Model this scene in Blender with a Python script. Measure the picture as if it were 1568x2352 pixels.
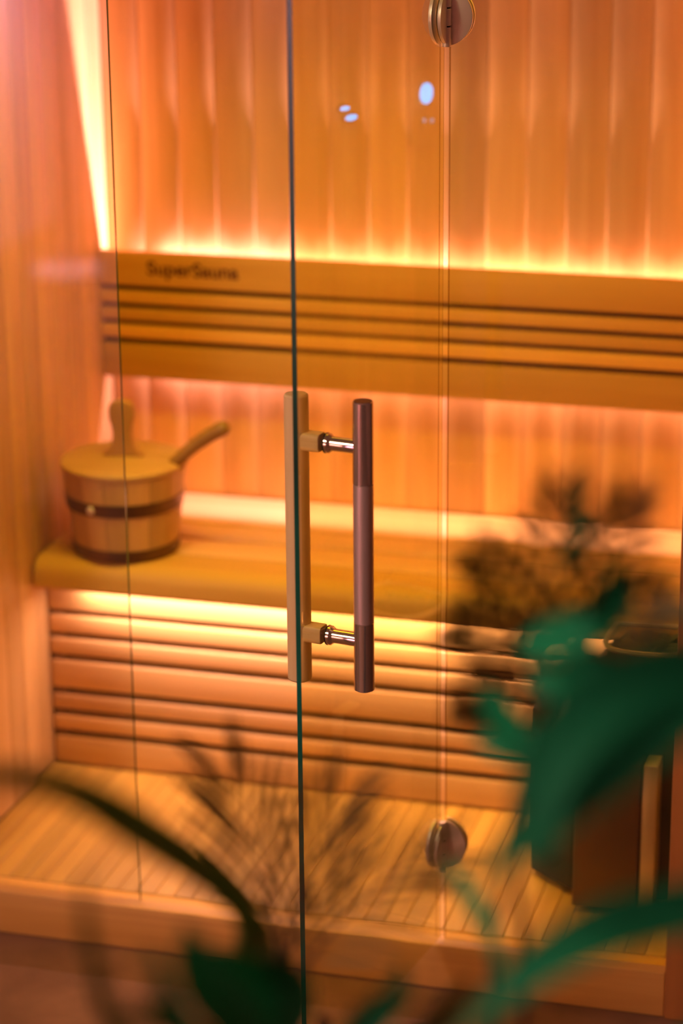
import bpy, bmesh, math, random
from mathutils import Vector, Matrix
random.seed(7)
S = bpy.context.scene
COL = S.collection
for o in list(bpy.data.objects): bpy.data.objects.remove(o)

# ------------------------------------------------------------------ camera
CAM = Vector((0.8859, -3.8029, 2.0797))
YAW, PIT, ROL = -0.2722, 0.3183, -0.0085
fw = Vector((math.sin(YAW)*math.cos(PIT), math.cos(YAW)*math.cos(PIT), -math.sin(PIT)))
r0 = Vector((math.cos(YAW), -math.sin(YAW), 0)); u0 = r0.cross(fw)
rt = r0*math.cos(ROL) + u0*math.sin(ROL); up = -r0*math.sin(ROL) + u0*math.cos(ROL)
cd = bpy.data.cameras.new('camera'); cam = bpy.data.objects.new('camera', cd); COL.objects.link(cam)
m = Matrix.Identity(4)
for i in range(3):
    m[i][0] = rt[i]; m[i][1] = up[i]; m[i][2] = -fw[i]; m[i][3] = CAM[i]
cam.matrix_world = m
cd.sensor_fit = 'VERTICAL'; cd.sensor_height = 36; cd.sensor_width = 24
cd.lens = 5652.8/2352*36
cd.dof.use_dof = True; cd.dof.focus_distance = 3.83; cd.dof.aperture_fstop = 1.75
cd.clip_start = 0.05
S.camera = cam

# ------------------------------------------------------------------ world, lights, exposure
W = bpy.data.worlds.new('world'); S.world = W; W.use_nodes = True
W.node_tree.nodes['Background'].inputs[0].default_value = (0.5, 0.32, 0.3, 1)
W.node_tree.nodes['Background'].inputs[1].default_value = 0.02
S.view_settings.view_transform = 'Standard'; S.view_settings.look = 'None'
S.view_settings.gamma = 1; S.view_settings.use_curve_mapping = False
S.view_settings.exposure = 0.0

LED_COL = (1.0, 0.56, 0.84)
BENCH_COL = (1.0, 0.60, 0.56)
P_UP, P_DOWN, P_BENCH = 76.0, 8.6, 4.3
P_FILL, FILL_COL = 6.6, (1.0, 0.64, 0.03)
P_ROOM_FILL, ROOM_FILL_COL = 84.0, (1.0, 0.74, 0.62)
P_MAUVE, MAUVE_COL = 260.0, (1.0, 0.55, 0.70)

def area(name, loc, direction, sx, sy, power, color, parent=None, spread=180):
    L = bpy.data.lights.new(name, 'AREA'); L.shape = 'RECTANGLE'; L.size = sx; L.size_y = sy
    L.energy = power; L.color = color; L.spread = math.radians(spread)
    o = bpy.data.objects.new(name, L); COL.objects.link(o)
    d = Vector(direction).normalized()
    x = Vector((1, 0, 0)) if abs(d.x) < .9 else Vector((0, 1, 0))
    z = -d; y = z.cross(x).normalized(); x = y.cross(z)
    mm = Matrix.Identity(4)
    for i in range(3):
        mm[i][0] = x[i]; mm[i][1] = y[i]; mm[i][2] = z[i]; mm[i][3] = loc[i]
    if parent: o.parent = parent; mm = Matrix.Translation(-Vector(parent.location)) @ mm
    o.matrix_local = mm
    return o

# ------------------------------------------------------------------ materials
def mat(name):
    M = bpy.data.materials.new(name); M.use_nodes = True
    nt = M.node_tree; nt.nodes.clear()
    out = nt.nodes.new('ShaderNodeOutputMaterial')
    return M, nt, out
def N(nt, t, **kw):
    n = nt.nodes.new(t)
    for k, v in kw.items(): setattr(n, k, v)
    return n
def link(nt, a, b): nt.links.new(a, b)

def wood(name, c1, c2, axis, scale=14, stretch=22, rough=.45, vary=.22, bump=.15, spec=.5):
    """c1 pale, c2 dark; the grain runs along axis 0/1/2 of the object"""
    M, nt, out = mat(name)
    p = N(nt, 'ShaderNodeBsdfPrincipled'); link(nt, p.outputs[0], out.inputs[0])
    tc = N(nt, 'ShaderNodeTexCoord'); oi = N(nt, 'ShaderNodeObjectInfo')
    mp = N(nt, 'ShaderNodeMapping'); sc = [scale]*3; sc[axis] = scale/stretch
    mp.inputs['Scale'].default_value = sc
    ml = N(nt, 'ShaderNodeMath', operation='MULTIPLY'); ml.inputs[1].default_value = 37.0
    link(nt, oi.outputs['Random'], ml.inputs[0])
    cx = N(nt, 'ShaderNodeCombineXYZ')
    for i in range(3): link(nt, ml.outputs[0], cx.inputs[i])
    va = N(nt, 'ShaderNodeVectorMath', operation='ADD')
    link(nt, tc.outputs['Object'], mp.inputs[0]); link(nt, mp.outputs[0], va.inputs[0]); link(nt, cx.outputs[0], va.inputs[1])
    no = N(nt, 'ShaderNodeTexNoise'); no.inputs['Scale'].default_value = 1.6; no.inputs['Detail'].default_value = 6
    no.inputs['Roughness'].default_value = .6; no.inputs['Distortion'].default_value = .6
    link(nt, va.outputs[0], no.inputs['Vector'])
    rp = N(nt, 'ShaderNodeValToRGB'); rp.color_ramp.elements[0].position = .32; rp.color_ramp.elements[1].position = .7
    rp.color_ramp.elements[0].color = (*c2, 1); rp.color_ramp.elements[1].color = (*c1, 1)
    link(nt, no.outputs['Fac'], rp.inputs[0])
    mr = N(nt, 'ShaderNodeMapRange'); mr.inputs[3].default_value = 1-vary; mr.inputs[4].default_value = 1+vary*.6
    link(nt, oi.outputs['Random'], mr.inputs[0])
    hs = N(nt, 'ShaderNodeHueSaturation'); link(nt, rp.outputs[0], hs.inputs['Color']); link(nt, mr.outputs[0], hs.inputs['Value'])
    link(nt, hs.outputs[0], p.inputs['Base Color'])
    p.inputs['Roughness'].default_value = rough; p.inputs['Specular IOR Level'].default_value = spec
    b = N(nt, 'ShaderNodeBump'); b.inputs['Strength'].default_value = bump; b.inputs['Distance'].default_value = .002
    link(nt, no.outputs['Fac'], b.inputs['Height']); link(nt, b.outputs[0], p.inputs['Normal'])
    return M

def plain(name, c, rough=.5, metal=0., spec=.5, noise=None, emit=None, es=0., bump=0., coat=0.):
    M, nt, out = mat(name)
    p = N(nt, 'ShaderNodeBsdfPrincipled'); link(nt, p.outputs[0], out.inputs[0])
    p.inputs['Base Color'].default_value = (*c, 1); p.inputs['Roughness'].default_value = rough
    p.inputs['Metallic'].default_value = metal; p.inputs['Specular IOR Level'].default_value = spec
    if emit:
        p.inputs['Emission Color'].default_value = (*emit, 1); p.inputs['Emission Strength'].default_value = es
    if noise:
        c2, sc = noise
        tc = N(nt, 'ShaderNodeTexCoord'); no = N(nt, 'ShaderNodeTexNoise'); no.inputs['Scale'].default_value = sc
        no.inputs['Detail'].default_value = 5
        rp = N(nt, 'ShaderNodeValToRGB'); rp.color_ramp.elements[0].position = .35; rp.color_ramp.elements[1].position = .68
        rp.color_ramp.elements[0].color = (*c, 1); rp.color_ramp.elements[1].color = (*c2, 1)
        link(nt, tc.outputs['Object'], no.inputs['Vector']); link(nt, no.outputs['Fac'], rp.inputs[0]); link(nt, rp.outputs[0], p.inputs['Base Color'])
        if bump:
            b = N(nt, 'ShaderNodeBump'); b.inputs['Strength'].default_value = bump; b.inputs['Distance'].default_value = .003
            link(nt, no.outputs['Fac'], b.inputs['Height']); link(nt, b.outputs[0], p.inputs['Normal'])
    return M

def glass(name, tint):
    """thin architectural pane: straight transmission with a Fresnel reflection on the outward faces"""
    M, nt, out = mat(name)
    t = N(nt, 'ShaderNodeBsdfTransparent'); t.inputs[0].default_value = (*tint, 1)
    g = N(nt, 'ShaderNodeBsdfGlossy'); g.inputs['Roughness'].default_value = 0.0; g.inputs[0].default_value = (1, 1, 1, 1)
    fr = N(nt, 'ShaderNodeFresnel'); fr.inputs[0].default_value = 1.5
    ge = N(nt, 'ShaderNodeNewGeometry')
    inv = N(nt, 'ShaderNodeMath', operation='SUBTRACT'); inv.inputs[0].default_value = 1.0; link(nt, ge.outputs['Backfacing'], inv.inputs[1])
    k = N(nt, 'ShaderNodeMath', operation='MULTIPLY'); link(nt, fr.outputs[0], k.inputs[0]); link(nt, inv.outputs[0], k.inputs[1])
    k2 = N(nt, 'ShaderNodeMath', operation='MULTIPLY'); k2.inputs[1].default_value = 1.7; k2.use_clamp = True; link(nt, k.outputs[0], k2.inputs[0])
    mx = N(nt, 'ShaderNodeMixShader'); link(nt, k2.outputs[0], mx.inputs[0]); link(nt, t.outputs[0], mx.inputs[1]); link(nt, g.outputs[0], mx.inputs[2])
    link(nt, mx.outputs[0], out.inputs[0])
    return M

def leafmat(name, c, c2, through=.2):
    M, nt, out = mat(name)
    p = N(nt, 'ShaderNodeBsdfPrincipled'); p.inputs['Roughness'].default_value = .6; p.inputs['Specular IOR Level'].default_value = .2
    oi = N(nt, 'ShaderNodeObjectInfo'); rp = N(nt, 'ShaderNodeValToRGB')
    rp.color_ramp.elements[0].color = (*c, 1); rp.color_ramp.elements[1].color = (*c2, 1)
    link(nt, oi.outputs['Random'], rp.inputs[0]); link(nt, rp.outputs[0], p.inputs['Base Color'])
    tr = N(nt, 'ShaderNodeBsdfTranslucent'); link(nt, rp.outputs[0], tr.inputs[0])
    mx = N(nt, 'ShaderNodeMixShader'); mx.inputs[0].default_value = through
    link(nt, p.outputs[0], mx.inputs[1]); link(nt, tr.outputs[0], mx.inputs[2]); link(nt, mx.outputs[0], out.inputs[0])
    return M

WC1, WC2 = (.80, .50, .185), (.66, .37, .115)
M_WOODZ = wood('wall_cladding_wood', WC1, WC2, 2)
M_WOODX = wood('bench_wood', (.82, .51, .19), (.70, .40, .13), 0)
M_BACKREST = wood('backrest_wood', (.76, .44, .09), (.64, .34, .06), 0, rough=.55, spec=.3)
M_WOODY = wood('floor_duckboard_wood', (.62, .36, .075), (.48, .25, .042), 1, bump=.3)
M_CEILWOOD = wood('dark_ceiling_wood', (.30, .14, .05), (.2, .08, .03), 0)
M_GAPSHADE = wood('skirt_gap_shade', (.06, .02, .006), (.04, .012, .004), 0, rough=.9)  # near-black, so the shade in the skirt gaps is painted in
M_BACKING = wood('dark_backing_wood', (.16, .055, .015), (.1, .03, .008), 0, rough=.8)
M_SILL = wood('threshold_wood', (.68, .36, .08), (.54, .26, .05), 0)
M_BUCKET = wood('bucket_wood', (.70, .44, .14), (.56, .32, .09), 2, rough=.5)
M_LID = wood('lid_wood', (.72, .44, .14), (.60, .34, .10), 0, rough=.5)
M_LADLE = wood('ladle_wood', (.42, .22, .05), (.32, .16, .03), 0)
M_HWOOD = wood('handle_wood', (.82, .58, .26), (.76, .52, .21), 2, scale=30, rough=.5, vary=.03, bump=.05)
M_GRIP_BACKLIT = wood('backlit_grip_wood', (.50, .27, .08), (.40, .2, .055), 2)  # darker than the lid: its backlit shade is put into the colour
M_BURN = plain('burnt_lettering', (.10, .025, .01), .9)
M_GLASS = glass('clear_pane_glass', (.97, .97, .95))
M_DOORGLASS = glass('door_pane_glass', (.96, .94, .74))
M_ARRIS = glass('ground_glass_arris', (.55, .42, .25))
M_EDGE = plain('glass_edge', (.006, .11, .07), .15, spec=.25, noise=((.002, .035, .02), 2.5))
M_STEEL = plain('polished_steel', (.84, .74, .68), .12, .9)
M_BRUSH = plain('brushed_steel', (.80, .66, .58), .38, .7)
M_SATIN = plain('satin_steel', (.78, .70, .66), .38, .55)
M_HINGE = plain('satin_hinge_steel', (.95, .84, .76), .42, .6)
M_DARKSLOT = plain('dark_slot', (.01, .008, .006), .6)
M_LED = plain('led_diffuser', (.9, .8, .7), .5, emit=LED_COL, es=4)
M_HOOP = plain('dark_hoop_metal', (.16, .10, .07), .38, .9)
M_HEATER = plain('black_heater_steel', (.03, .034, .028), .6, .1, noise=((.045, .05, .04), 9))
M_HPANEL = plain('heater_front_steel', (.17, .115, .085), .42, .5)
M_STONE = plain('heater_stone', (.09, .085, .08), .85, noise=((.16, .15, .14), 20), bump=.5)
M_FLOOR = plain('brown_stone_floor', (.15, .065, .03), .75, spec=.25, noise=((.27, .125, .062), 4.5), bump=.1)
M_PLASTER = plain('mauve_plaster', (.72, .52, .55), .85, noise=((.78, .58, .6), 3))
M_BROWNWALL = plain('brown_plaster', (.40, .23, .15), .85, noise=((.46, .27, .18), 3))
M_CEIL = plain('room_ceiling_paint', (.5, .42, .4), .9, noise=((.55, .46, .44), 2))
M_LEAF = leafmat('broad_leaf', (.004, .19, .065), (.010, .28, .10))
M_STRAP = leafmat('strap_leaf', (.10, .15, .035), (.15, .19, .05), .6)
M_FROND = leafmat('palm_leaflet', (.15, .11, .03), (.19, .14, .04))
M_STEM = plain('plant_stem', (.05, .03, .012), .6, noise=((.08, .05, .02), 12))
M_SOIL = plain('potting_soil', (.03, .018, .01), .95, noise=((.05, .03, .018), 40), bump=.8)
M_POT = plain('dark_ceramic_pot', (.05, .045, .04), .4, noise=((.07, .06, .055), 6))
M_BLUE = plain('blue_lamp', (.02, .1, .3), .3, emit=(.0, .27, 1.0), es=11)
M_BLUED = plain('blue_indicator', (.02, .1, .3), .3, emit=(.06, .35, 1.0), es=2.2)
M_PANEL = plain('panel_plastic', (.05, .035, .03), .4)
M_FILL_SHADE = plain('amber_fill_shade', (.8, .4, .15), .6, emit=(1, .45, .12), es=.8)  # glowing shade of the added fill lamp

# ------------------------------------------------------------------ object helpers
def empty(name, loc, label=None, cat=None, group=None, kind=None):
    o = bpy.data.objects.new(name, None); COL.objects.link(o); o.location = loc; o.empty_display_size = .05
    return tag(o, label, cat, group, kind)
def tag(o, label=None, cat=None, group=None, kind=None):
    if label: o['label'] = label
    if cat: o['category'] = cat
    if group: o['group'] = group
    if kind: o['kind'] = kind
    return o
def mesh_of(bm, name, mats, smooth=True):
    me = bpy.data.meshes.new(name); bmesh.ops.recalc_face_normals(bm, faces=bm.faces[:]); bm.to_mesh(me); bm.free()
    for k in (mats if isinstance(mats, (list, tuple)) else [mats]): me.materials.append(k)
    if smooth:
        for p in me.polygons: p.use_smooth = True
        try: me.set_sharp_from_angle(angle=math.radians(35))
        except Exception: pass
    return me
def put(name, me, parent=None, loc=(0, 0, 0), rot=None, kind=None, label=None):
    """loc is a WORLD position of the mesh origin (parents are never rotated)"""
    o = bpy.data.objects.new(name, me); COL.objects.link(o)
    if parent:
        o.parent = parent
        off = Vector(parent.location); q = parent.parent
        while q: off += Vector(q.location); q = q.parent
        o.location = Vector(loc) - off
    else: o.location = loc
    if rot: o.rotation_euler = rot
    return tag(o, label, kind=kind)

def bm_box(sx, sy, sz, bev=.003, seg=2):
    """box centred in the origin with rounded edges"""
    bm = bmesh.new(); bmesh.ops.create_cube(bm, size=1)
    for v in bm.verts: v.co = Vector((v.co.x*sx, v.co.y*sy, v.co.z*sz))
    if bev: bmesh.ops.bevel(bm, geom=bm.edges[:], offset=bev, segments=seg, profile=.5, affect='EDGES')
    return bm
_bc = {}
def box_mesh(name, sx, sy, sz, material, bev=.003, seg=2):
    k = (round(sx, 4), round(sy, 4), round(sz, 4), material.name, bev, seg)
    if k not in _bc: _bc[k] = mesh_of(bm_box(sx, sy, sz, bev, seg), name, material)
    return _bc[k]
def box(name, x0, x1, y0, y1, z0, z1, material, parent=None, bev=.003, seg=2, kind=None, label=None):
    return put(name, box_mesh(name, x1-x0, y1-y0, z1-z0, material, bev, seg), parent, ((x0+x1)/2, (y0+y1)/2, (z0+z1)/2), kind=kind, label=label)
def bm_prism(poly, z0, z1, bev=0, seg=2, poly_top=None):
    bm = bmesh.new(); n = len(poly); pt = poly_top or poly
    a = [bm.verts.new((p[0], p[1], z0)) for p in poly]; b = [bm.verts.new((p[0], p[1], z1)) for p in pt]
    bm.faces.new(a[::-1]); bm.faces.new(b)
    for i in range(n): bm.faces.new((a[i], a[(i+1) % n], b[(i+1) % n], b[i]))
    if bev: bmesh.ops.bevel(bm, geom=bm.edges[:], offset=bev, segments=seg, profile=.5, affect='EDGES')
    return bm
def bm_lathe(prof, n=40, cap=True):
    bm = bmesh.new(); rings = []
    for r, z in prof:
        rings.append([bm.verts.new((r*math.cos(2*math.pi*i/n), r*math.sin(2*math.pi*i/n), z)) for i in range(n)])
    for a, b in zip(rings, rings[1:]):
        for i in range(n): bm.faces.new((a[i], a[(i+1) % n], b[(i+1) % n], b[i]))
    if cap: bm.faces.new(rings[0][::-1]); bm.faces.new(rings[-1])
    return bm
def frame(d):
    d = d.normalized(); a = Vector((0, 0, 1)) if abs(d.z) < .9 else Vector((1, 0, 0))
    x = d.cross(a).normalized(); return x, x.cross(d).normalized()
def spline(pts, n):
    P = [Vector(p) for p in pts]; P = [P[0]*2-P[1]] + P + [P[-1]*2-P[-2]]; out = []
    segs = len(P)-3
    for k in range(n+1):
        t = k/n*segs; i = min(int(t), segs-1); t -= i
        a, b, c, d = P[i:i+4]
        out.append(.5*((2*b)+(c-a)*t+(2*a-5*b+4*c-d)*t*t+(3*b-a-3*c+d)*t**3))
    return out
def bm_tube(pts, rad, n=10, bm=None):
    bm = bm or bmesh.new(); rings = []; L = len(pts)
    for i, p in enumerate(pts):
        d = pts[min(i+1, L-1)]-pts[max(i-1, 0)]; x, y = frame(d); r = rad[i] if isinstance(rad, (list, tuple)) else rad
        rings.append([bm.verts.new(p+x*r*math.cos(2*math.pi*k/n)+y*r*math.sin(2*math.pi*k/n)) for k in range(n)])
    for a, b in zip(rings, rings[1:]):
        for i in range(n): bm.faces.new((a[i], a[(i+1) % n], b[(i+1) % n], b[i]))
    bm.faces.new(rings[0][::-1]); bm.faces.new(rings[-1]); return bm
def bm_leaf(pts, width, nrm=(0, 0, 1), n=12, fold=.25, prof=None, bm=None):
    """blade along a curve, creased on the midrib, with a sliver of thickness"""
    bm = bm or bmesh.new(); C = spline(pts, n); rows = []; nrm = Vector(nrm)
    prof = prof or (lambda t: max(.02, math.sin(math.pi*min(1, t*.92+.06))**.8))
    for i, p in enumerate(C):
        d = (C[min(i+1, n)]-C[max(i-1, 0)]).normalized(); s = d.cross(nrm)
        s = s.normalized() if s.length > 1e-4 else frame(d)[0]; h = s.cross(d).normalized()
        w = width*.5*prof(i/n); th = .0006
        rows.append([bm.verts.new(q) for q in (p-s*w+h*w*fold, p, p+s*w+h*w*fold, p+s*w+h*(w*fold-th), p-h*th*2, p-s*w+h*(w*fold-th))])
    for a, b in zip(rows, rows[1:]):
        for i in range(6): bm.faces.new((a[i], a[(i+1) % 6], b[(i+1) % 6], b[i]))
    bm.faces.new(rows[0][::-1]); bm.faces.new(rows[-1]); return bm

# ------------------------------------------------------------------ the setting: sauna shell
XL, XR, YB, ZC = -0.945, 0.430, 0.955, 1.98          # inner left, right, back, ceiling
PITCH = .082
wb = box('wall_back', XL-.06, XR+.06, YB+.018, YB+.06, -.085, ZC+.02, M_BACKING, bev=0, kind='structure')
n = int((XR-XL)/PITCH)+1; w_ = (XR-XL)/n
for i in range(n):
    put('cladding_board', box_mesh('cladding_board', w_-.0008, .018, ZC-.002, M_WOODZ, .0018), wb, (XL+w_*(i+.5), YB+.009, ZC/2))
wl = box('wall_left', XL-.06, XL-.018, -.03, YB+.018, -.085, ZC+.02, M_BACKING, bev=0, kind='structure')
n = int((YB+.03)/PITCH); w_ = (YB-.012)/n
for i in range(n):
    put('cladding_board', box_mesh('cladding_board_side', .018, w_-.0010, ZC-.002, M_WOODZ, .0025), wl, (XL-.009, .012+w_*(i+.5), ZC/2))
wr = box('wall_right', XR+.018, XR+.06, -.03, YB+.018, -.085, ZC+.02, M_BACKING, bev=0, kind='structure')
for i in range(n):
    put('cladding_board', box_mesh('cladding_board_side', .018, w_-.0010, ZC-.002, M_WOODZ, .0025), wr, (XR+.009, .012+w_*(i+.5), ZC/2))
ce = box('ceiling', XL-.06, XR+.06, -.03, YB+.06, ZC+.018, ZC+.05, M_BACKING, bev=0, kind='structure')
n = 11; w_ = (YB-.0)/n
for i in range(n):
    put('ceiling_board', box_mesh('ceiling_board', XR-XL-.002, w_-.0012, .018, M_CEILWOOD, .0035), ce, ((XL+XR)/2, w_*(i+.5), ZC+.009))
# sauna floor: narrow slats that run from the glass to the bench
fl = box('floor_sauna', XL-.018, XR+.018, .03, YB+.018, -.085, -.012, M_BACKING, bev=0, kind='structure')
n = 38; w_ = (XR-XL)/n
for i in range(n):
    put('floor_slat', box_mesh('floor_slat', w_-.0008, YB-.033, .012, M_WOODY, .0015, 1), fl, (XL+w_*(i+.5), .031+(YB-.033)/2, -.006))
# threshold under the glass, right post
box('trim_1', XL-.06, .4025, -.03, .030, -.085, 0, M_SILL, bev=.004, kind='structure', label='wooden threshold beam running under the glass front')
box('trim_2', .403, .51, -.036, .06, -.085, 2.1, wood('post_wood', (.55, .22, .045), (.42, .15, .03), 2), bev=.004, kind='structure', label='wooden corner post at the right end of the glass front')
box('trim_3', XL-.10, XL-.003, -.036, .012, -.085, 2.1, M_WOODZ, bev=.004, kind='structure', label='wooden corner post at the left end of the glass front')

# ------------------------------------------------------------------ the setting: room outside
def slab(name, x0, x1, y0, y1, z0, z1, material):
    return box(name, x0, x1, y0, y1, z0, z1, material, bev=0, kind='structure')
slab('floor', -3.2, 3.2, -6.2, 1.1, -.15, -.085, M_FLOOR)
slab('wall_front', -3.2, 3.2, -6.3, -6.2, -.15, 2.7, M_BROWNWALL)
slab('wall_far_left', -3.3, -3.2, -6.3, 1.1, -.15, 2.7, M_PLASTER)
slab('wall_far_right', 3.2, 3.3, -6.3, 1.1, -.15, 2.7, M_BROWNWALL)
slab('ceiling_room', -3.3, 3.3, -6.3, 1.1, 2.7, 2.8, M_CEIL)

# ------------------------------------------------------------------ glass front
def pane(name, x0, x1, material, label):
    o = box(name, x0, x1, -.004, .004, .0005, 1.95, material, bev=0, kind='structure', label=label)
    return o
W0 = .56
def edged_pane(name, sx, sz, material, dark_sides, arris=''):
    """8 mm pane in its own frame: x from 0 to sx; the faces on the named sides carry the green edge"""
    bm = bmesh.new(); bmesh.ops.create_cube(bm, size=1)
    for v in bm.verts: v.co = Vector(((v.co.x+.5)*sx, v.co.y*.008, (v.co.z+.5)*sz))
    if arris:
        x_ = 0 if arris == 'l' else sx
        bmesh.ops.bevel(bm, geom=[e for e in bm.edges if all(abs(v.co.x-x_) < 1e-6 for v in e.verts) and abs(e.verts[0].co.z-e.verts[1].co.z) > .1], offset=.0013, segments=1, affect='EDGES')
    me = mesh_of(bm, name, [material, M_EDGE, M_ARRIS], False)
    for p in me.polygons:
        if abs(abs(p.normal.x)-abs(p.normal.y)) < .1 and abs(p.normal.z) < .1: p.material_index = 2
        if ('r' in dark_sides and p.normal.x > .9) or ('l' in dark_sides and p.normal.x < -.9) or ('b' in dark_sides and p.normal.z < -.9): p.material_index = 1
    return me
put('window_1', edged_pane('left_pane', -W0-.003-XL, 1.95, M_GLASS, 'r'), None, (XL, 0, .0005), kind='structure', label='fixed clear glass panel left of the door opening')
put('window_2', edged_pane('right_pane', .4025-.007, 1.95, M_DOORGLASS, '', 'l'), None, (.007, 0, .0005), kind='structure', label='fixed glass panel right of the door hinges')

TH = 1.4026                                              # the door stands open by this angle
dv = Vector((-math.cos(TH), -math.sin(TH), 0)); nv = Vector((math.sin(TH), -math.cos(TH), 0))
RZ = math.atan2(dv.y, dv.x)                              # door frame: local x = along the leaf, local y = dv rotated +90deg
lv = Vector((-dv.y, dv.x, 0))                            # equals nv (outer side)
def DP(s, o, z): return dv*s + nv*o + Vector((0, 0, z))
door = empty('door_1', (0, 0, .0078), 'frameless glass sauna door standing open towards the viewer', kind='structure')
put('glass_pane', edged_pane('door_pane', .55-.012, 1.93, M_DOORGLASS, 'r', 'l'), door, DP(.012, 0, .0078), (0, 0, RZ))
# outer pull: steel bar with polished ends and a brushed grip
SB, OM, OW, Z0, Z1 = .4555, .0635, -.045, .655, 1.109
H0 = DP(SB, OM, 0)
def cylz(name, r, z0, z1, material, parent, at, bev=.0015, label=None, n=40):
    return put(name, mesh_of(bm_lathe([(r-bev, 0), (r, bev), (r, z1-z0-bev), (r-bev, z1-z0)], n), name, material), parent, (at.x, at.y, z0), label=label)
bar = cylz('steel_pull_bar', .0153, .765, .982, M_BRUSH, door, H0, 0, 'round steel pull bar with a brushed grip on the outer side of the door')
cylz('polished_end', .0155, .982, Z1, M_STEEL, bar, H0, .0012, 'polished upper end of the steel pull bar')
cylz('polished_end', .0155, Z0, .765, M_STEEL, bar, H0, .0012, 'polished lower end of the steel pull bar')
put('end_cap', mesh_of(bm_lathe([(.0140, 0), (.0140, .0006)], 40), 'end_cap', M_HOOP), bar, (H0.x, H0.y, Z1-.0001))
def rod(name, s, o0, o1, z, prof, material, parent, label=None, n=32, sq=None):
    """turned or squarish piece standing off the glass, profile as (radius, share of the length)"""
    bm = bm_lathe([(r, t*(o1-o0)) for r, t in prof], n)
    if sq:
        for v in bm.verts:
            a = math.atan2(v.co.y, v.co.x); k = (abs(math.cos(a))**sq+abs(math.sin(a))**sq)**(-1/sq); v.co.x *= k; v.co.y *= k
    q = nv.to_track_quat('Z', 'Y')
    o = put(name, mesh_of(bm, name, material), parent, DP(s, o0, z), label=label); o.rotation_euler = q.to_euler(); return o
for z in (1.0385, .7345):
    rod('standoff', SB, .010, OM-.010, z, [(.0112, 0), (.0112, 1)], M_STEEL, bar)
    rod('flange', SB, .004, .014, z, [(.0135, 0), (.0150, .12), (.0150, .55), (.0118, 1)], M_STEEL, bar)
    rod('flange_gasket', SB, .0038, .0052, z, [(.0156, 0), (.0156, 1)], M_DARKSLOT, bar)
wbar = cylz('wooden_pull_bar', .0185, Z0, Z1, M_HWOOD, door, DP(SB, OW, 0), .0025, 'round pale wooden pull bar on the inner side of the door')
for z in (1.0385, .7345):
    rod('wooden_standoff', SB, OW+.008, -.004, z, [(.0135, 0), (.0140, .05), (.0140, .95), (.0135, 1)], M_HWOOD, wbar, n=40, sq=5)

# hinges: two half discs and a knuckle
def half_disc(r, th, cut, side, bev=.0012):
    """half disc in the xz plane, x from cut outwards on one side, front at -y"""
    pts = []; a0 = math.acos(cut/r)
    for k in range(29):
        a = -a0+2*a0*k/28; pts.append((side*r*math.cos(a), r*math.sin(a)))
    bm = bmesh.new(); A = [bm.verts.new((x, 0, z)) for x, z in pts]; B = [bm.verts.new((x, -th, z)) for x, z in pts]
    k = len(pts); bm.faces.new(A); bm.faces.new(B[::-1])
    for i in range(k): bm.faces.new((A[i], B[i], B[(i+1) % k], A[(i+1) % k]))
    bmesh.ops.recalc_face_normals(bm, faces=bm.faces[:])
    fe = [e for e in bm.edges if all(abs(v.co.y+th) < 1e-6 for v in e.verts)]
    bmesh.ops.bevel(bm, geom=fe, offset=bev, segments=2, profile=.5, affect='EDGES')
    return bm
RH = .046
def hinge(z, label):
    h = empty('glass_hinge', (0, -.012, z), label, 'hinge', 'hinges of the glass door')
    put('panel_plate', mesh_of(half_disc(RH, .006, .009, 1), 'hinge_plate', M_HINGE), h, (0, -.0045, z))
    put('rear_plate', mesh_of(half_disc(RH, .006, .009, 1), 'hinge_rear_plate', M_HINGE), h, (0, .0105, z))
    put('gasket', mesh_of(half_disc(RH-.001, .0006, .009, 1, .0002), 'hinge_gasket', M_DARKSLOT), h, (0, -.004, z))
    ang = RZ  # local +x along the leaf
    a = put('door_plate', mesh_of(half_disc(RH, .006, .007, 1), 'hinge_door_plate', M_HINGE), h, DP(0, .011, z), (0, 0, ang))
    b = put('door_rear_plate', mesh_of(half_disc(RH, .006, .007, 1), 'hinge_door_rear', M_HINGE), h, DP(0, -.0045, z), (0, 0, ang))
    put('door_gasket', mesh_of(half_disc(RH-.001, .0006, .007, 1, .0002), 'hinge_door_gasket', M_DARKSLOT), h, DP(0, .0046, z), (0, 0, ang))
    for za, zb in ((-.046, -.0155), (-.0132, .0132), (.0155, .046)):
        put('knuckle', mesh_of(bm_lathe([(.0064, za), (.0072, za+.0008), (.0072, zb-.0008), (.0064, zb)], 24), 'knuckle', M_HINGE), h, (.006, -.0165, z))
    put('hinge_pin', mesh_of(bm_lathe([(.0056, -.044), (.0056, .044)], 16), 'hinge_pin', M_DARKSLOT), h, (.006, -.0165, z))
    return h
hinge(1.6108, 'upper round satin steel hinge on the glass, at the top edge of the photo')
hinge(.186, 'lower round steel hinge on the glass, near the threshold')

# ------------------------------------------------------------------ backrest with burnt lettering, and its light strip
br = empty('backrest', ((XL+XR)/2, .905, .733), 'slatted wooden backrest panel on the back wall, glowing above and below', 'backrest')
YR0, YR1 = .895, .915
Bx0, Bx1 = XL+.0008, XR-.001
zs = [(.733, .806), (.819, .846), (.857, .8815), (.893, .919), (.931, 1.003)]
for k, (a, b) in enumerate(zs):
    nm = 'wide_board' if k in (0, 4) else 'slat'
    bd = box(nm, Bx0, Bx1, YR0, YR1, a, b, M_BACKREST, br, .003)
top = bd
box('backing_board', Bx0, Bx1, YR1, YR1+.006, .745, .992, M_BACKING, br, 0)
for x in (-.80, -.26, .28):
    box('wall_bracket', x-.015, x+.015, YR1+.006, YB-.0005, .825, .865, M_BACKING, br, .001)
fc = bpy.data.curves.new('lettering', 'FONT'); fc.body = 'SuperSauna'; fc.size = .040; fc.extrude = .0002; fc.offset = .001
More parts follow.
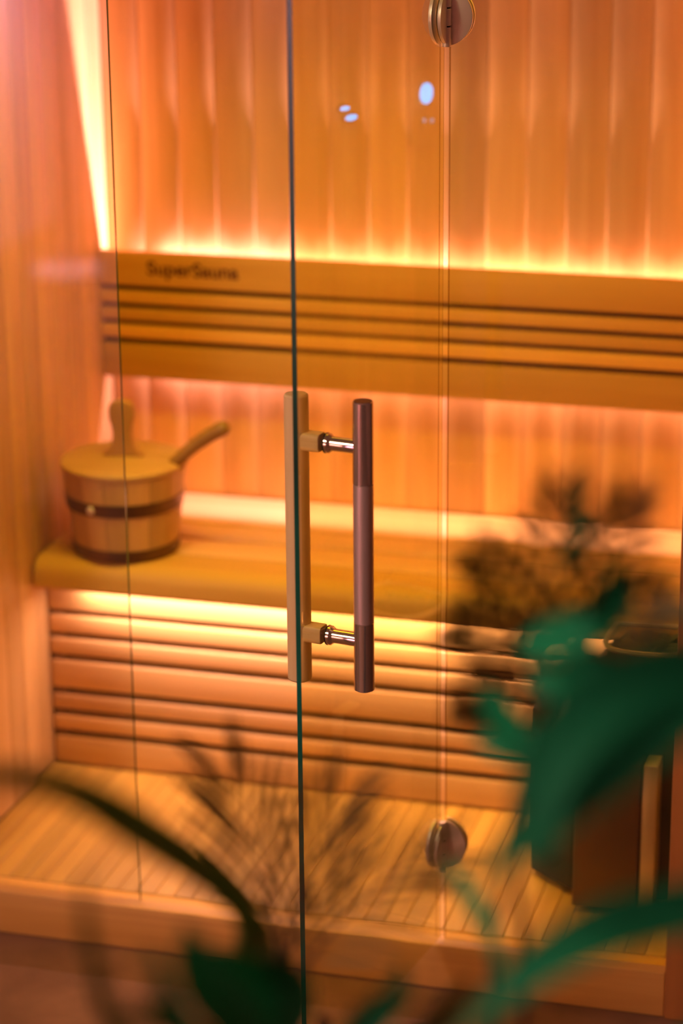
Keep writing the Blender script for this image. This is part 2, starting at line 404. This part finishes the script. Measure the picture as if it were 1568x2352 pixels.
to = bpy.data.objects.new('tmp_text', fc); COL.objects.link(to)
bpy.context.view_layer.update()
tm = bpy.data.meshes.new_from_object(to.evaluated_get(bpy.context.evaluated_depsgraph_get()))
bpy.data.objects.remove(to); tm.materials.clear(); tm.materials.append(M_BURN)
xs = [v.co.x for v in tm.vertices]; k = .198/(max(xs)-min(xs))
for v in tm.vertices: v.co = Vector(((v.co.x-min(xs))*k, v.co.y*1.0, v.co.z))
put('lettering', tm, top, (-.838, YR0-.0002, .957), (math.pi/2, 0, 0), label='dark burnt lettering on the top board')

def led(name, label, y, z, direction, x0, x1, power, w=.008, color=None):
    e = empty(name, ((x0+x1)/2, y, z), label, 'light strip')
    d = Vector(direction).normalized()
    put('profile', box_mesh('profile', x1-x0, .010, .006, M_SATIN, .001, 1), e, Vector(((x0+x1)/2, y, z))-d*.005)
    put('diffuser', box_mesh('diffuser', x1-x0, .008, .003, M_LED, .001, 1), e, Vector(((x0+x1)/2, y, z)))
    area('led_light', Vector(((x0+x1)/2, y, z))+d*.004, d, x1-x0, w, power, color or LED_COL, e)
    return e
led('led_strip', 'warm light strip hidden behind the backrest, shining up the back wall', .946, .892, (0, .0, 1), XL+.11, XR-.02, P_UP)
led('led_strip', 'warm light strip hidden behind the backrest, shining down on the bench', .943, .800, (0, -.12, -1), XL+.08, XR-.02, P_DOWN)
led('led_strip', 'warm light strip under the bench front, shining on the slatted skirt', .510, .4025, (0, -.05, -1), XL+.08, XR-.20, P_BENCH, color=BENCH_COL)

# ------------------------------------------------------------------ bench
bn = empty('sauna_bench', ((XL+XR)/2, .7, 0), 'wooden sauna bench with slatted seat and slatted skirt across the back wall', 'bench')
for a, b in ((.772, .950), (.675, .764), (.575, .667)):
    box('seat_board', XL+.003, XR-.003, a, b, .442, .470, M_WOODX, bn, .003)
# front board with a big rounded nose
prof = [(.567, .470), (.500, .470)] + [(.500-.038*math.sin(t), .432+.038*math.cos(t)) for t in [math.pi/2*k/7 for k in range(1, 8)]] + [(.460, .418), (.464, .411), (.567, .411)]
bm = bmesh.new(); x0, x1 = XL+.006, XR-.003
A = [bm.verts.new((x0, y, z)) for y, z in prof]; B = [bm.verts.new((x1, y, z)) for y, z in prof]
bm.faces.new(A); bm.faces.new(B[::-1])
for i in range(len(prof)): bm.faces.new((A[i], B[i], B[(i+1) % len(prof)], A[(i+1) % len(prof)]))
for v in bm.verts: v.co -= Vector(((XL+XR)/2, .5, .44))
put('front_board', mesh_of(bm, 'front_board', M_BACKREST), bn, ((XL+XR)/2, .5, .44), label='wide front board with a rounded nose')
sk = [(.004, .0648), (.0772, .1108), (.1232, .1578), (.1702, .2313), (.2427, .2798), (.2907, .3288), (.3397, .400)]
for a, b in sk:
    box('skirt_board', XL+.003, XR-.003, .535, .555, a, b, M_WOODX, bn, .005, 3)
box('skirt_backing', XL+.006, XR-.006, .612, .622, .02, .40, M_GAPSHADE, bn, 0)
for x in (-.90, -.26, .39):
    box('bearer', x-.02, x+.02, .63, .945, .395, .441, M_BACKING, bn, .002)

# ------------------------------------------------------------------ bucket
BX, BY, BZ = -.785, .580, .4705
bk = empty('sauna_bucket', (BX, BY, BZ), 'round wooden sauna bucket with lid and dark metal hoops on the bench', 'bucket')
R0, R1, HB = .104, .123, .174
NS = 16
for k in range(NS):
    a0, a1 = 2*math.pi*k/NS+.006, 2*math.pi*(k+1)/NS-.006; bm = bmesh.new(); G = []
    for zz, R in ((.004, R0), (HB, R1)):
        for q in (0, 1):
            rr = R-q*.013
            G.append([bm.verts.new((rr*math.cos(a0+(a1-a0)*j/4), rr*math.sin(a0+(a1-a0)*j/4), zz)) for j in range(5)])
    o0, i0, o1, i1 = G
    for j in range(4):
        bm.faces.new((o0[j], o0[j+1], o1[j+1], o1[j])); bm.faces.new((i0[j+1], i0[j], i1[j], i1[j+1]))
        bm.faces.new((o1[j], o1[j+1], i1[j+1], i1[j])); bm.faces.new((o0[j+1], o0[j], i0[j], i0[j+1]))
    bm.faces.new((o0[0], o1[0], i1[0], i0[0])); bm.faces.new((o0[4], i0[4], i1[4], o1[4]))
    put('stave', mesh_of(bm, 'stave', M_BUCKET), bk, (BX, BY, BZ))
put('bottom', mesh_of(bm_lathe([(R0-.014, .008), (R0-.014, .018)], 40), 'bottom', M_BUCKET), bk, (BX, BY, BZ))
def ringband(name, z0, z1, material):
    ra = R0+(R1-R0)*z0/HB; rb = R0+(R1-R0)*z1/HB
    bm = bmesh.new(); n = 64; P = [(ra+.0003, z0), (ra+.002, z0), (rb+.002, z1), (rb+.0003, z1)]
    V = [[bm.verts.new((r*math.cos(2*math.pi*i/n), r*math.sin(2*math.pi*i/n), z)) for r, z in P] for i in range(n)]
    for i in range(n):
        for j in range(4): bm.faces.new((V[i][j], V[(i+1) % n][j], V[(i+1) % n][(j+1) % 4], V[i][(j+1) % 4]))
    return put(name, mesh_of(bm, name, material), bk, (BX, BY, BZ))
hp = ringband('hoop', .098, .124, M_HOOP)
ringband('hoop', .004, .026, M_HOOP)
a = math.radians(-104); rr = R0+(R1-R0)*.111/HB+.003
bm = bmesh.new(); bmesh.ops.create_uvsphere(bm, u_segments=16, v_segments=8, radius=.0085)
for v in bm.verts: v.co.y *= .45
put('hoop_rivet', mesh_of(bm, 'hoop_rivet', M_SATIN), hp, (BX+rr*math.cos(a), BY+rr*math.sin(a), BZ+.111), label='bright rivet of the upper hoop')
# lid: slightly domed disc with a notch for the ladle, upright shaped grip
bm = bmesh.new(); n = 72; rings = []
NA = math.radians(2)
for r, z in ((.0, .173), (.112, .1745), (.1255, .1755), (.1265, .178), (.1265, .184), (.124, .187), (.112, .189), (.06, .1925), (0, .194)):
    if r == 0: rings.append([bm.verts.new((0, 0, z))]); continue
    ring = []
    for i in range(n):
        t = 2*math.pi*i/n; d = abs((t-NA+math.pi) % (2*math.pi)-math.pi); k = r
        if d < .19: k = min(r, .098)
        ring.append(bm.verts.new((k*math.cos(t), k*math.sin(t), z)))
    rings.append(ring)
for a_, b_ in zip(rings, rings[1:]):
    for i in range(n):
        if len(a_) == 1: bm.faces.new((a_[0], b_[(i+1) % n], b_[i]))
        elif len(b_) == 1: bm.faces.new((a_[i], a_[(i+1) % n], b_[0]))
        else: bm.faces.new((a_[i], a_[(i+1) % n], b_[(i+1) % n], b_[i]))
lid = put('lid', mesh_of(bm, 'lid', M_LID), bk, (BX, BY, BZ))
hp_ = [(.0, .045), (.010, .030), (.022, .022), (.045, .0185), (.062, .021), (.076, .0255), (.096, .026), (.108, .021), (.114, .009)]
bm = bmesh.new(); L_ = [bm.verts.new((-w, 0, z)) for z, w in hp_]; R_ = [bm.verts.new((w, 0, z)) for z, w in hp_]
fs = [bm.faces.new((L_[i], R_[i], R_[i+1], L_[i+1])) for i in range(len(hp_)-1)]
ex = bmesh.ops.extrude_face_region(bm, geom=fs)
for v in [g for g in ex['geom'] if isinstance(g, bmesh.types.BMVert)]: v.co.y += .022
for v in bm.verts: v.co.y -= .011
bmesh.ops.recalc_face_normals(bm, faces=bm.faces[:])
bmesh.ops.bevel(bm, geom=[e for e in bm.edges if e.calc_face_angle(0) > 1.0], offset=.004, segments=3, profile=.5, affect='EDGES')
put('lid_grip', mesh_of(bm, 'lid_grip', M_GRIP_BACKLIT), lid, (BX, BY, BZ+.193), (0, 0, math.radians(8)))

# ladle: bowl inside the bucket, handle out through the notch
ld = empty('sauna_ladle', (BX+.05, BY, BZ+.05), 'wooden ladle whose long handle sticks out of the bucket to the right', 'ladle')
q = [Vector(p) for p in ((BX+.035, BY+.0, BZ+.110), (BX+.085, BY+.003, BZ+.164), (BX+.112, BY+.004, BZ+.190), (BX+.150, BY+.004, BZ+.224), (BX+.185, BY+.004, BZ+.249), (BX+.218, BY+.004, BZ+.267))]
C_ = spline(q, 20); rd = [.010+.0065*(i/20) for i in range(21)]; rd[20] = .010; rd[19] = .0155
bm = bm_tube(C_, rd, 14)
put('handle', mesh_of(bm, 'handle', M_LADLE), ld, (0, 0, 0))
bm = bm_lathe([(.0, .0), (.022, .003), (.034, .016), (.037, .034), (.034, .034), (.031, .018), (.02, .007), (.0, .004)], 28, False)
bmesh.ops.remove_doubles(bm, verts=bm.verts[:], dist=.0002)
put('bowl', mesh_of(bm, 'bowl', M_LADLE), ld, (BX+.018, BY, BZ+.076))

# ------------------------------------------------------------------ heater
ht = empty('sauna_heater', (.28, .30, 0), 'dark steel sauna heater with a paler front panel, standing right of the door', 'heater')
body = [(.105, .44), (.105, .285), (.190, .215), (.372, .215), (.418, .26), (.418, .44)]
put('body', mesh_of(bm_prism(body, .012, .335, .004), 'body', M_HEATER), ht, label='black steel heater body')
put('base_plinth', mesh_of(bm_prism([(.125, .42), (.125, .30), (.2, .235), (.36, .235), (.40, .275), (.40, .42)], 0, .012), 'base_plinth', M_DARKSLOT), ht)
box('front_panel', .206, .322, .152, .214, .012, .300, M_HPANEL, ht, .004, label='paler brushed steel front panel')
box('side_strip', .325, .352, .160, .214, .012, .300, M_SATIN, ht, .003, label='bright steel strip beside the front panel')
hood0 = [(.165, .44), (.165, .30), (.215, .225), (.372, .225), (.410, .26), (.410, .44)]
hood1 = [(.232, .40), (.232, .30), (.262, .255), (.352, .255), (.388, .29), (.388, .40)]
put('hood', mesh_of(bm_prism(hood0, .335, .440, .004, 2, hood1), 'hood', M_HEATER), ht, label='tapered black hood')
cx_ = sum(p[0] for p in hood1)/6; cy_ = sum(p[1] for p in hood1)/6
rim = [Vector((cx_+(p[0]-cx_)*1.0, cy_+(p[1]-cy_)*1.0, .470)) for p in hood1]
loop = spline(rim+[rim[0]], 48); put('top_rim', mesh_of(bm_tube(loop, .006, 8), 'top_rim', M_SATIN), ht, label='shiny rim round the heater top')
stm = []
for k in range(3):
    bm = bmesh.new(); bmesh.ops.create_icosphere(bm, subdivisions=2, radius=.021)
    rnd = random.Random(k)
    ph = [Vector((rnd.uniform(-1, 1), rnd.uniform(-1, 1), rnd.uniform(-1, 1))).normalized() for _ in range(7)]
    for v in bm.verts:
        d = v.co.normalized()
        for h in ph:
            t = d.dot(h)
            if t > .72: v.co *= .72/t*.98+.02
        v.co.z *= .7
    stm.append(mesh_of(bm, 'stone', M_STONE, False))
for i in range(4):
    for j in range(3):
        put('stone', stm[(i*2+j) % 3], ht, (.266+.028*i, .296+.036*j, .450+.004*((i+j) % 2)), (i, j, i+j))

# ------------------------------------------------------------------ blue lamps on the right wall (seen mirrored in the door)
cp = empty('control_panel', (XR, .615, 1.37), 'control panel with round blue dial, mirrored in the door at the upper right', 'control panel')
box('housing', XR-.016, XR, .53, .61, 1.29, 1.43, M_WOODX, cp, .004)
q = Vector((-1, 0, 0)).to_track_quat('Z', 'Y').to_euler()
def disc_x(name, r, th, material, parent, loc, sy=1., sz=1., label=None):
    bm = bm_lathe([(r-.001, 0), (r, .001), (r, th-.001), (r-.001, th)], 32)
    R = Vector((-1, 0, 0)).to_track_quat('Z', 'Y').to_matrix()
    for v in bm.verts:
        v.co = R @ v.co; v.co.y *= sy; v.co.z *= sz
    return put(name, mesh_of(bm, name, material), parent, loc, label=label)
disc_x('dial', .019, .006, M_BLUE, cp, (XR-.016, .570, 1.384), label='glowing blue dial')
for y, z in ((.592, 1.330), (.565, 1.334)):
    disc_x('indicator', .0045, .003, M_BLUED, cp, (XR-.016, y, z), label='small blue indicator light')
for y, z, r, lb in ((.321, 1.388, .010, 'small flat blue wall lamp, the upper of two mirrored in the door'), (.341, 1.369, .013, 'small flat blue wall lamp, the lower of two mirrored in the door')):
    e = empty('wall_lamp', (XR, y, z), lb, 'lamp', 'blue lamps mirrored in the glass door')
    disc_x('mount', r*1.5, .004, M_PANEL, e, (XR, y, z), 1.2, .55)
    disc_x('lens', r, .005, M_BLUE, e, (XR-.004, y, z), 1.3, .42)

# added fill lamp, unseen above the frame, brightens the backrest and bench front
cl = empty('sauna_fill_lamp', (-.32, .14, ZC), 'added amber fill lamp, unseen above the frame', 'lamp')
put('base', mesh_of(bm_lathe([(.10, -.012), (.10, 0)], 32), 'base', M_SATIN), cl, (-.32, .14, ZC))
put('shade', mesh_of(bm_lathe([(.03, -.05), (.07, -.042), (.09, -.02), (.092, -.012)], 32), 'shade', M_FILL_SHADE), cl, (-.32, .14, ZC))
area('sauna_fill_light', Vector((-.32, .14, ZC-.055)), (0, .2, -1), 1.0, .15, P_FILL, FILL_COL, cl, 100)
# unseen lamps added outside: warm fill for plants and handle, mauve for pane haze
rl = empty('room_fill_lamp', (-1.5, -2.4, 2.7), 'added warm fill lamp, unseen, lighting the plants and the door handle', 'lamp')
put('housing', mesh_of(bm_lathe([(.18, -.05), (.2, -.04), (.2, 0)], 32), 'housing', M_SATIN), rl, (-1.5, -2.4, 2.7))
area('room_fill_light', Vector((-1.5, -2.4, 2.64)), (.55, .1, -1), .6, .6, P_ROOM_FILL, ROOM_FILL_COL, rl)
fl_ = empty('haze_lamp', (-2.75, -5.2, -.085), 'added mauve lamp, unseen in the far corner, for the haze in the left pane', 'lamp')
put('base', mesh_of(bm_lathe([(.14, 0), (.15, .01), (.14, .025), (.015, .035)], 32), 'base', M_SATIN), fl_, (-2.75, -5.2, -.085))
put('pole', mesh_of(bm_lathe([(.012, .03), (.012, 1.75)], 16), 'pole', M_SATIN), fl_, (-2.75, -5.2, -.085))
put('shade', mesh_of(bm_lathe([(.10, 1.72), (.16, 1.60), (.155, 1.60), (.095, 1.715)], 32), 'shade', M_SATIN), fl_, (-2.75, -5.2, -.085))
area('haze_lamp_light', Vector((-2.75, -5.2, 1.60)), (-.35, -.25, -.8), .2, .2, P_MAUVE, MAUVE_COL, fl_)

# ------------------------------------------------------------------ plants in front of the glass
def pot(name, x, y, r, h, label, cat='plant'):
    e = empty(name, (x, y, -.085), label, cat)
    put('pot', mesh_of(bm_lathe([(r*.72, 0), (r*.76, .01), (r, h-.02), (r*1.04, h-.015), (r*1.04, h), (r*.92, h), (r*.90, h-.03), (r*.1, h-.03)], 40), 'pot', M_POT), e, (x, y, -.085))
    put('soil', mesh_of(bm_lathe([(r*.2, h-.04), (r*.89, h-.038), (r*.85, h-.024), (r*.2, h-.018)], 32), 'soil', M_SOIL), e, (x, y, -.085))
    return e
def stem(parent, pts, r0, r1):
    C = spline(pts, 14); return put('stem', mesh_of(bm_tube(C, [r0+(r1-r0)*i/14 for i in range(15)], 8), 'stem', M_STEM), parent, (0, 0, 0))
def leaf(parent, pts, width, nrm, material, n=14, fold=.2, prof=None):
    return put('leaf', mesh_of(bm_leaf(pts, width, nrm, n, fold, prof), 'leaf', material), parent, (0, 0, 0))
strapprof = lambda t: (.55+.45*min(1, t*5))*(1-max(0, t-.35)/.65)**.75*.98+.02
def frond(parent, pts, nl, length, spread, lw, material, up_=(0, 0, 1), t0=.12):
    """feather frond: a rachis with each leaflet a piece of its own"""
    C = spline(pts, 40)
    f = put('frond', mesh_of(bm_tube(C, [.0032*(1-.75*i/40) for i in range(41)], 6), 'rachis', M_STEM), parent, (0, 0, 0))
    U = Vector(up_).normalized(); rnd = random.Random(int(sum(p[0]*977+p[2]*331 for p in pts)))
    for k in range(nl):
        t = t0+(1-t0)*(k+.5)/nl; i = int(t*40); p = C[min(i, 40)]
        d = (C[min(i+2, 40)]-C[max(i-2, 0)]).normalized(); s = d.cross(U).normalized()
        ln = length*(.45+.55*math.sin(math.pi*min(1, .15+t*.8)))*rnd.uniform(.85, 1.1)
        for sg in (-1, 1):
            sp = spread*(1-.55*t)
            dr = (d*math.cos(sp)+s*sg*math.sin(sp)).normalized()
            e = p+dr*ln+Vector((0, 0, -.18*ln*rnd.uniform(.3, 1.2)))
            mid = p+dr*ln*.55+Vector((0, 0, -.03*ln))
            put('leaflet', mesh_of(bm_leaf([p, mid, e], lw*rnd.uniform(.8, 1.15), s.cross(d)*-1 if False else U, 6, .25), 'leaflet', material), f, (0, 0, 0))
    return f
def nearer(pts, k=.80): return [tuple(CAM+(Vector(p)-CAM)*k) for p in pts]
# A: palm below the middle of the photo, with one long arching strap leaf to the left
A_ = pot('potted_palm', .22, -1.62, .13, .26, 'potted palm in front of the glass with feathery fronds and arching leaf at lower left')
for k, (dx, dy, tz) in enumerate(((.0, .0, .86), (-.03, .03, .80), (.04, .02, .78), (.02, -.04, .74))):
    stem(A_, [(.22+dx*.5, -1.62+dy*.5, .14), (.22+dx*.8, -1.63+dy, .45), (.215+dx, -1.645+dy, tz)], .010, .006)
leaf(A_, [(0.223, -1.678, 0.843), (0.266, -1.966, 1.085), (0.273, -2.182, 1.247), (0.265, -2.315, 1.343), (0.252, -2.410, 1.395), (0.223, -2.470, 1.405)], .046, (.12, -.75, .62), M_STRAP, 24, .3, strapprof)
frond(A_, [(0.248, -1.744, 0.886), (0.240, -1.745, 0.953), (0.224, -1.746, 1.026), (0.201, -1.751, 1.095)], 11, .150, .60, .0065, M_FROND, (.3, -.9, .35))
frond(A_, [(0.250, -1.743, 0.886), (0.261, -1.741, 0.948), (0.278, -1.736, 1.014), (0.301, -1.730, 1.074)], 10, .140, .60, .0065, M_FROND, (.2, -.9, .35))
frond(A_, [(0.256, -1.743, 0.882), (0.304, -1.769, 0.959), (0.353, -1.759, 1.011), (0.403, -1.755, 1.047)], 9, .105, .75, .0065, M_FROND, (.2, -.9, .35))
for pts, w, M_ in (([(0.322, -2.039, 0.984), (0.337, -2.162, 1.092), (0.341, -2.243, 1.174), (0.338, -2.279, 1.229)], .045, M_LEAF),
               ([(0.333, -2.034, 0.991), (0.342, -2.110, 1.080), (0.334, -2.150, 1.130), (0.315, -2.199, 1.162)], .030, M_LEAF),
               ([(0.333, -2.036, 0.984), (0.370, -2.106, 1.070), (0.375, -2.142, 1.121), (0.361, -2.188, 1.157)], .030, M_LEAF),
               ([(0.328, -2.047, 0.956), (0.331, -2.220, 1.089), (0.331, -2.298, 1.181), (0.331, -2.331, 1.244)], .020, M_LEAF),
               ([(0.318, -2.050, 0.956), (0.275, -2.233, 1.096), (0.276, -2.304, 1.208), (0.281, -2.328, 1.294)], .013, M_STRAP),
               ([(0.341, -2.038, 0.973), (0.431, -2.142, 1.075), (0.467, -2.168, 1.129), (0.485, -2.200, 1.182)], .022, M_LEAF)):
    leaf(A_, pts, w, (.25, -.9, .35), M_)
for pts, w in (([(0.381, -2.027, 0.973), (0.420, -2.098, 1.052), (0.450, -2.129, 1.098), (0.483, -2.164, 1.129)], .030),
               ([(0.356, -2.037, 0.963), (0.459, -2.139, 1.062), (0.504, -2.163, 1.113), (0.534, -2.192, 1.166)], .026),
               ([(0.335, -2.043, 0.963), (0.319, -2.174, 1.073), (0.293, -2.221, 1.118), (0.274, -2.272, 1.143)], .024)):
    leaf(A_, pts, w, (.1, -.97, .1), M_STRAP)
# B: broad leaves reaching in from the right
B_ = pot('leafy_plant', .86, -2.22, .15, .34, 'potted broad leaved plant whose big green leaves reach in from the right edge')
for dx, dy, tz in ((0, 0, 1.32), (-.02, .03, 1.18), (.03, -.02, 1.22)):
    stem(B_, [(.86+dx*.4, -2.22+dy, .22), (.85+dx, -2.22+dy, .7), (.82+dx, -2.24+dy, tz)], .010, .006)
for pts, w, q in (([(.80, -1.86, 1.15), (.712, -1.826, 1.29), (.640, -1.854, 1.262), (.586, -1.885, 1.216), (.530, -1.918, 1.165), (.487, -1.944, 1.122)], .064, (-.2, -.85, .5)),
                  ([(.80, -1.85, 1.00), (.721, -1.888, 1.099), (.632, -1.914, 1.092), (.579, -1.935, 1.075), (.528, -1.960, 1.043), (.478, -1.99, .995)], .050, (-.2, -.8, .6)),
                  ([(0.708, -1.822, 1.305), (0.637, -1.845, 1.295), (0.579, -1.871, 1.268), (0.540, -1.899, 1.219), (0.533, -1.918, 1.166), (0.555, -1.928, 1.120)], .058, (-.2, -.9, .3)),
                  ([(.80, -1.87, .97), (.74, -1.90, 1.01), (.68, -1.94, .985), (.62, -1.97, .93)], .045, (-.3, -.6, .8))):
    leaf(B_, nearer(pts), w*.8, q, M_LEAF, 20, .18)
# C: taller airy palm with thin stems before the right pane
C0 = pot('feathery_palm', .52, -1.83, .12, .25, 'tall airy potted palm with thin fronds in front of the right glass panel')
for pts in ([(.51, -1.83, .14), (.50, -1.88, .6), (.49, -1.90, 1.0)] + nearer([(0.411, -1.504, 0.879), (0.450, -1.508, 1.093)], .82),
            [(.53, -1.83, .14), (.52, -1.87, .6), (.515, -1.88, 1.0)] + nearer([(0.430, -1.488, 0.909), (0.457, -1.501, 1.106)], .82)):
    stem(C0, pts, .006, .0022)
for pts, nl, ln in (([(0.449, -1.479, 1.081), (0.448, -1.507, 1.160), (0.431, -1.539, 1.240), (0.405, -1.583, 1.294)], 9, .085),
                    ([(0.453, -1.475, 1.090), (0.462, -1.496, 1.181), (0.468, -1.515, 1.281), (0.478, -1.542, 1.353)], 10, .085),
                    ([(0.453, -1.475, 1.090), (0.485, -1.488, 1.185), (0.521, -1.503, 1.272), (0.544, -1.526, 1.345)], 10, .085),
                    ([(0.453, -1.478, 1.081), (0.495, -1.494, 1.159), (0.546, -1.514, 1.218), (0.589, -1.547, 1.248)], 9, .080),
                    ([(0.450, -1.482, 1.073), (0.433, -1.517, 1.143), (0.410, -1.559, 1.199), (0.386, -1.610, 1.229)], 9, .080),
                    ([(0.447, -1.491, 1.047), (0.432, -1.532, 1.101), (0.410, -1.580, 1.137), (0.392, -1.634, 1.153)], 7, .060)):
    frond(C0, nearer(pts, .82), nl, ln*.82, .95, .0095, M_FROND, (.25, -.9, .3))
for pts, w in (([(0.484, -1.566, 1.277), (0.503, -1.602, 1.317), (0.502, -1.593, 1.345), (0.504, -1.631, 1.391)], .024),
               ([(0.506, -1.585, 1.204), (0.536, -1.617, 1.246), (0.544, -1.604, 1.277), (0.543, -1.644, 1.322)], .034),
               ([(0.449, -1.602, 1.201), (0.486, -1.638, 1.227), (0.525, -1.671, 1.256), (0.555, -1.658, 1.271)], .040),
               ([(0.419, -1.623, 1.165), (0.447, -1.672, 1.156), (0.475, -1.722, 1.148), (0.499, -1.721, 1.133)], .034),
               ([(0.460, -1.609, 1.172), (0.501, -1.647, 1.187), (0.531, -1.681, 1.221), (0.559, -1.672, 1.225)], .034),
               ([(0.415, -1.640, 1.116), (0.462, -1.678, 1.128), (0.501, -1.711, 1.160), (0.527, -1.698, 1.175)], .030),
               ([(0.379, -1.595, 0.959), (0.413, -1.644, 0.948), (0.441, -1.692, 0.943), (0.466, -1.747, 0.923)], .020)):
    leaf(C0, nearer(pts, .82), w*.82, (.25, -.85, .4), M_LEAF)
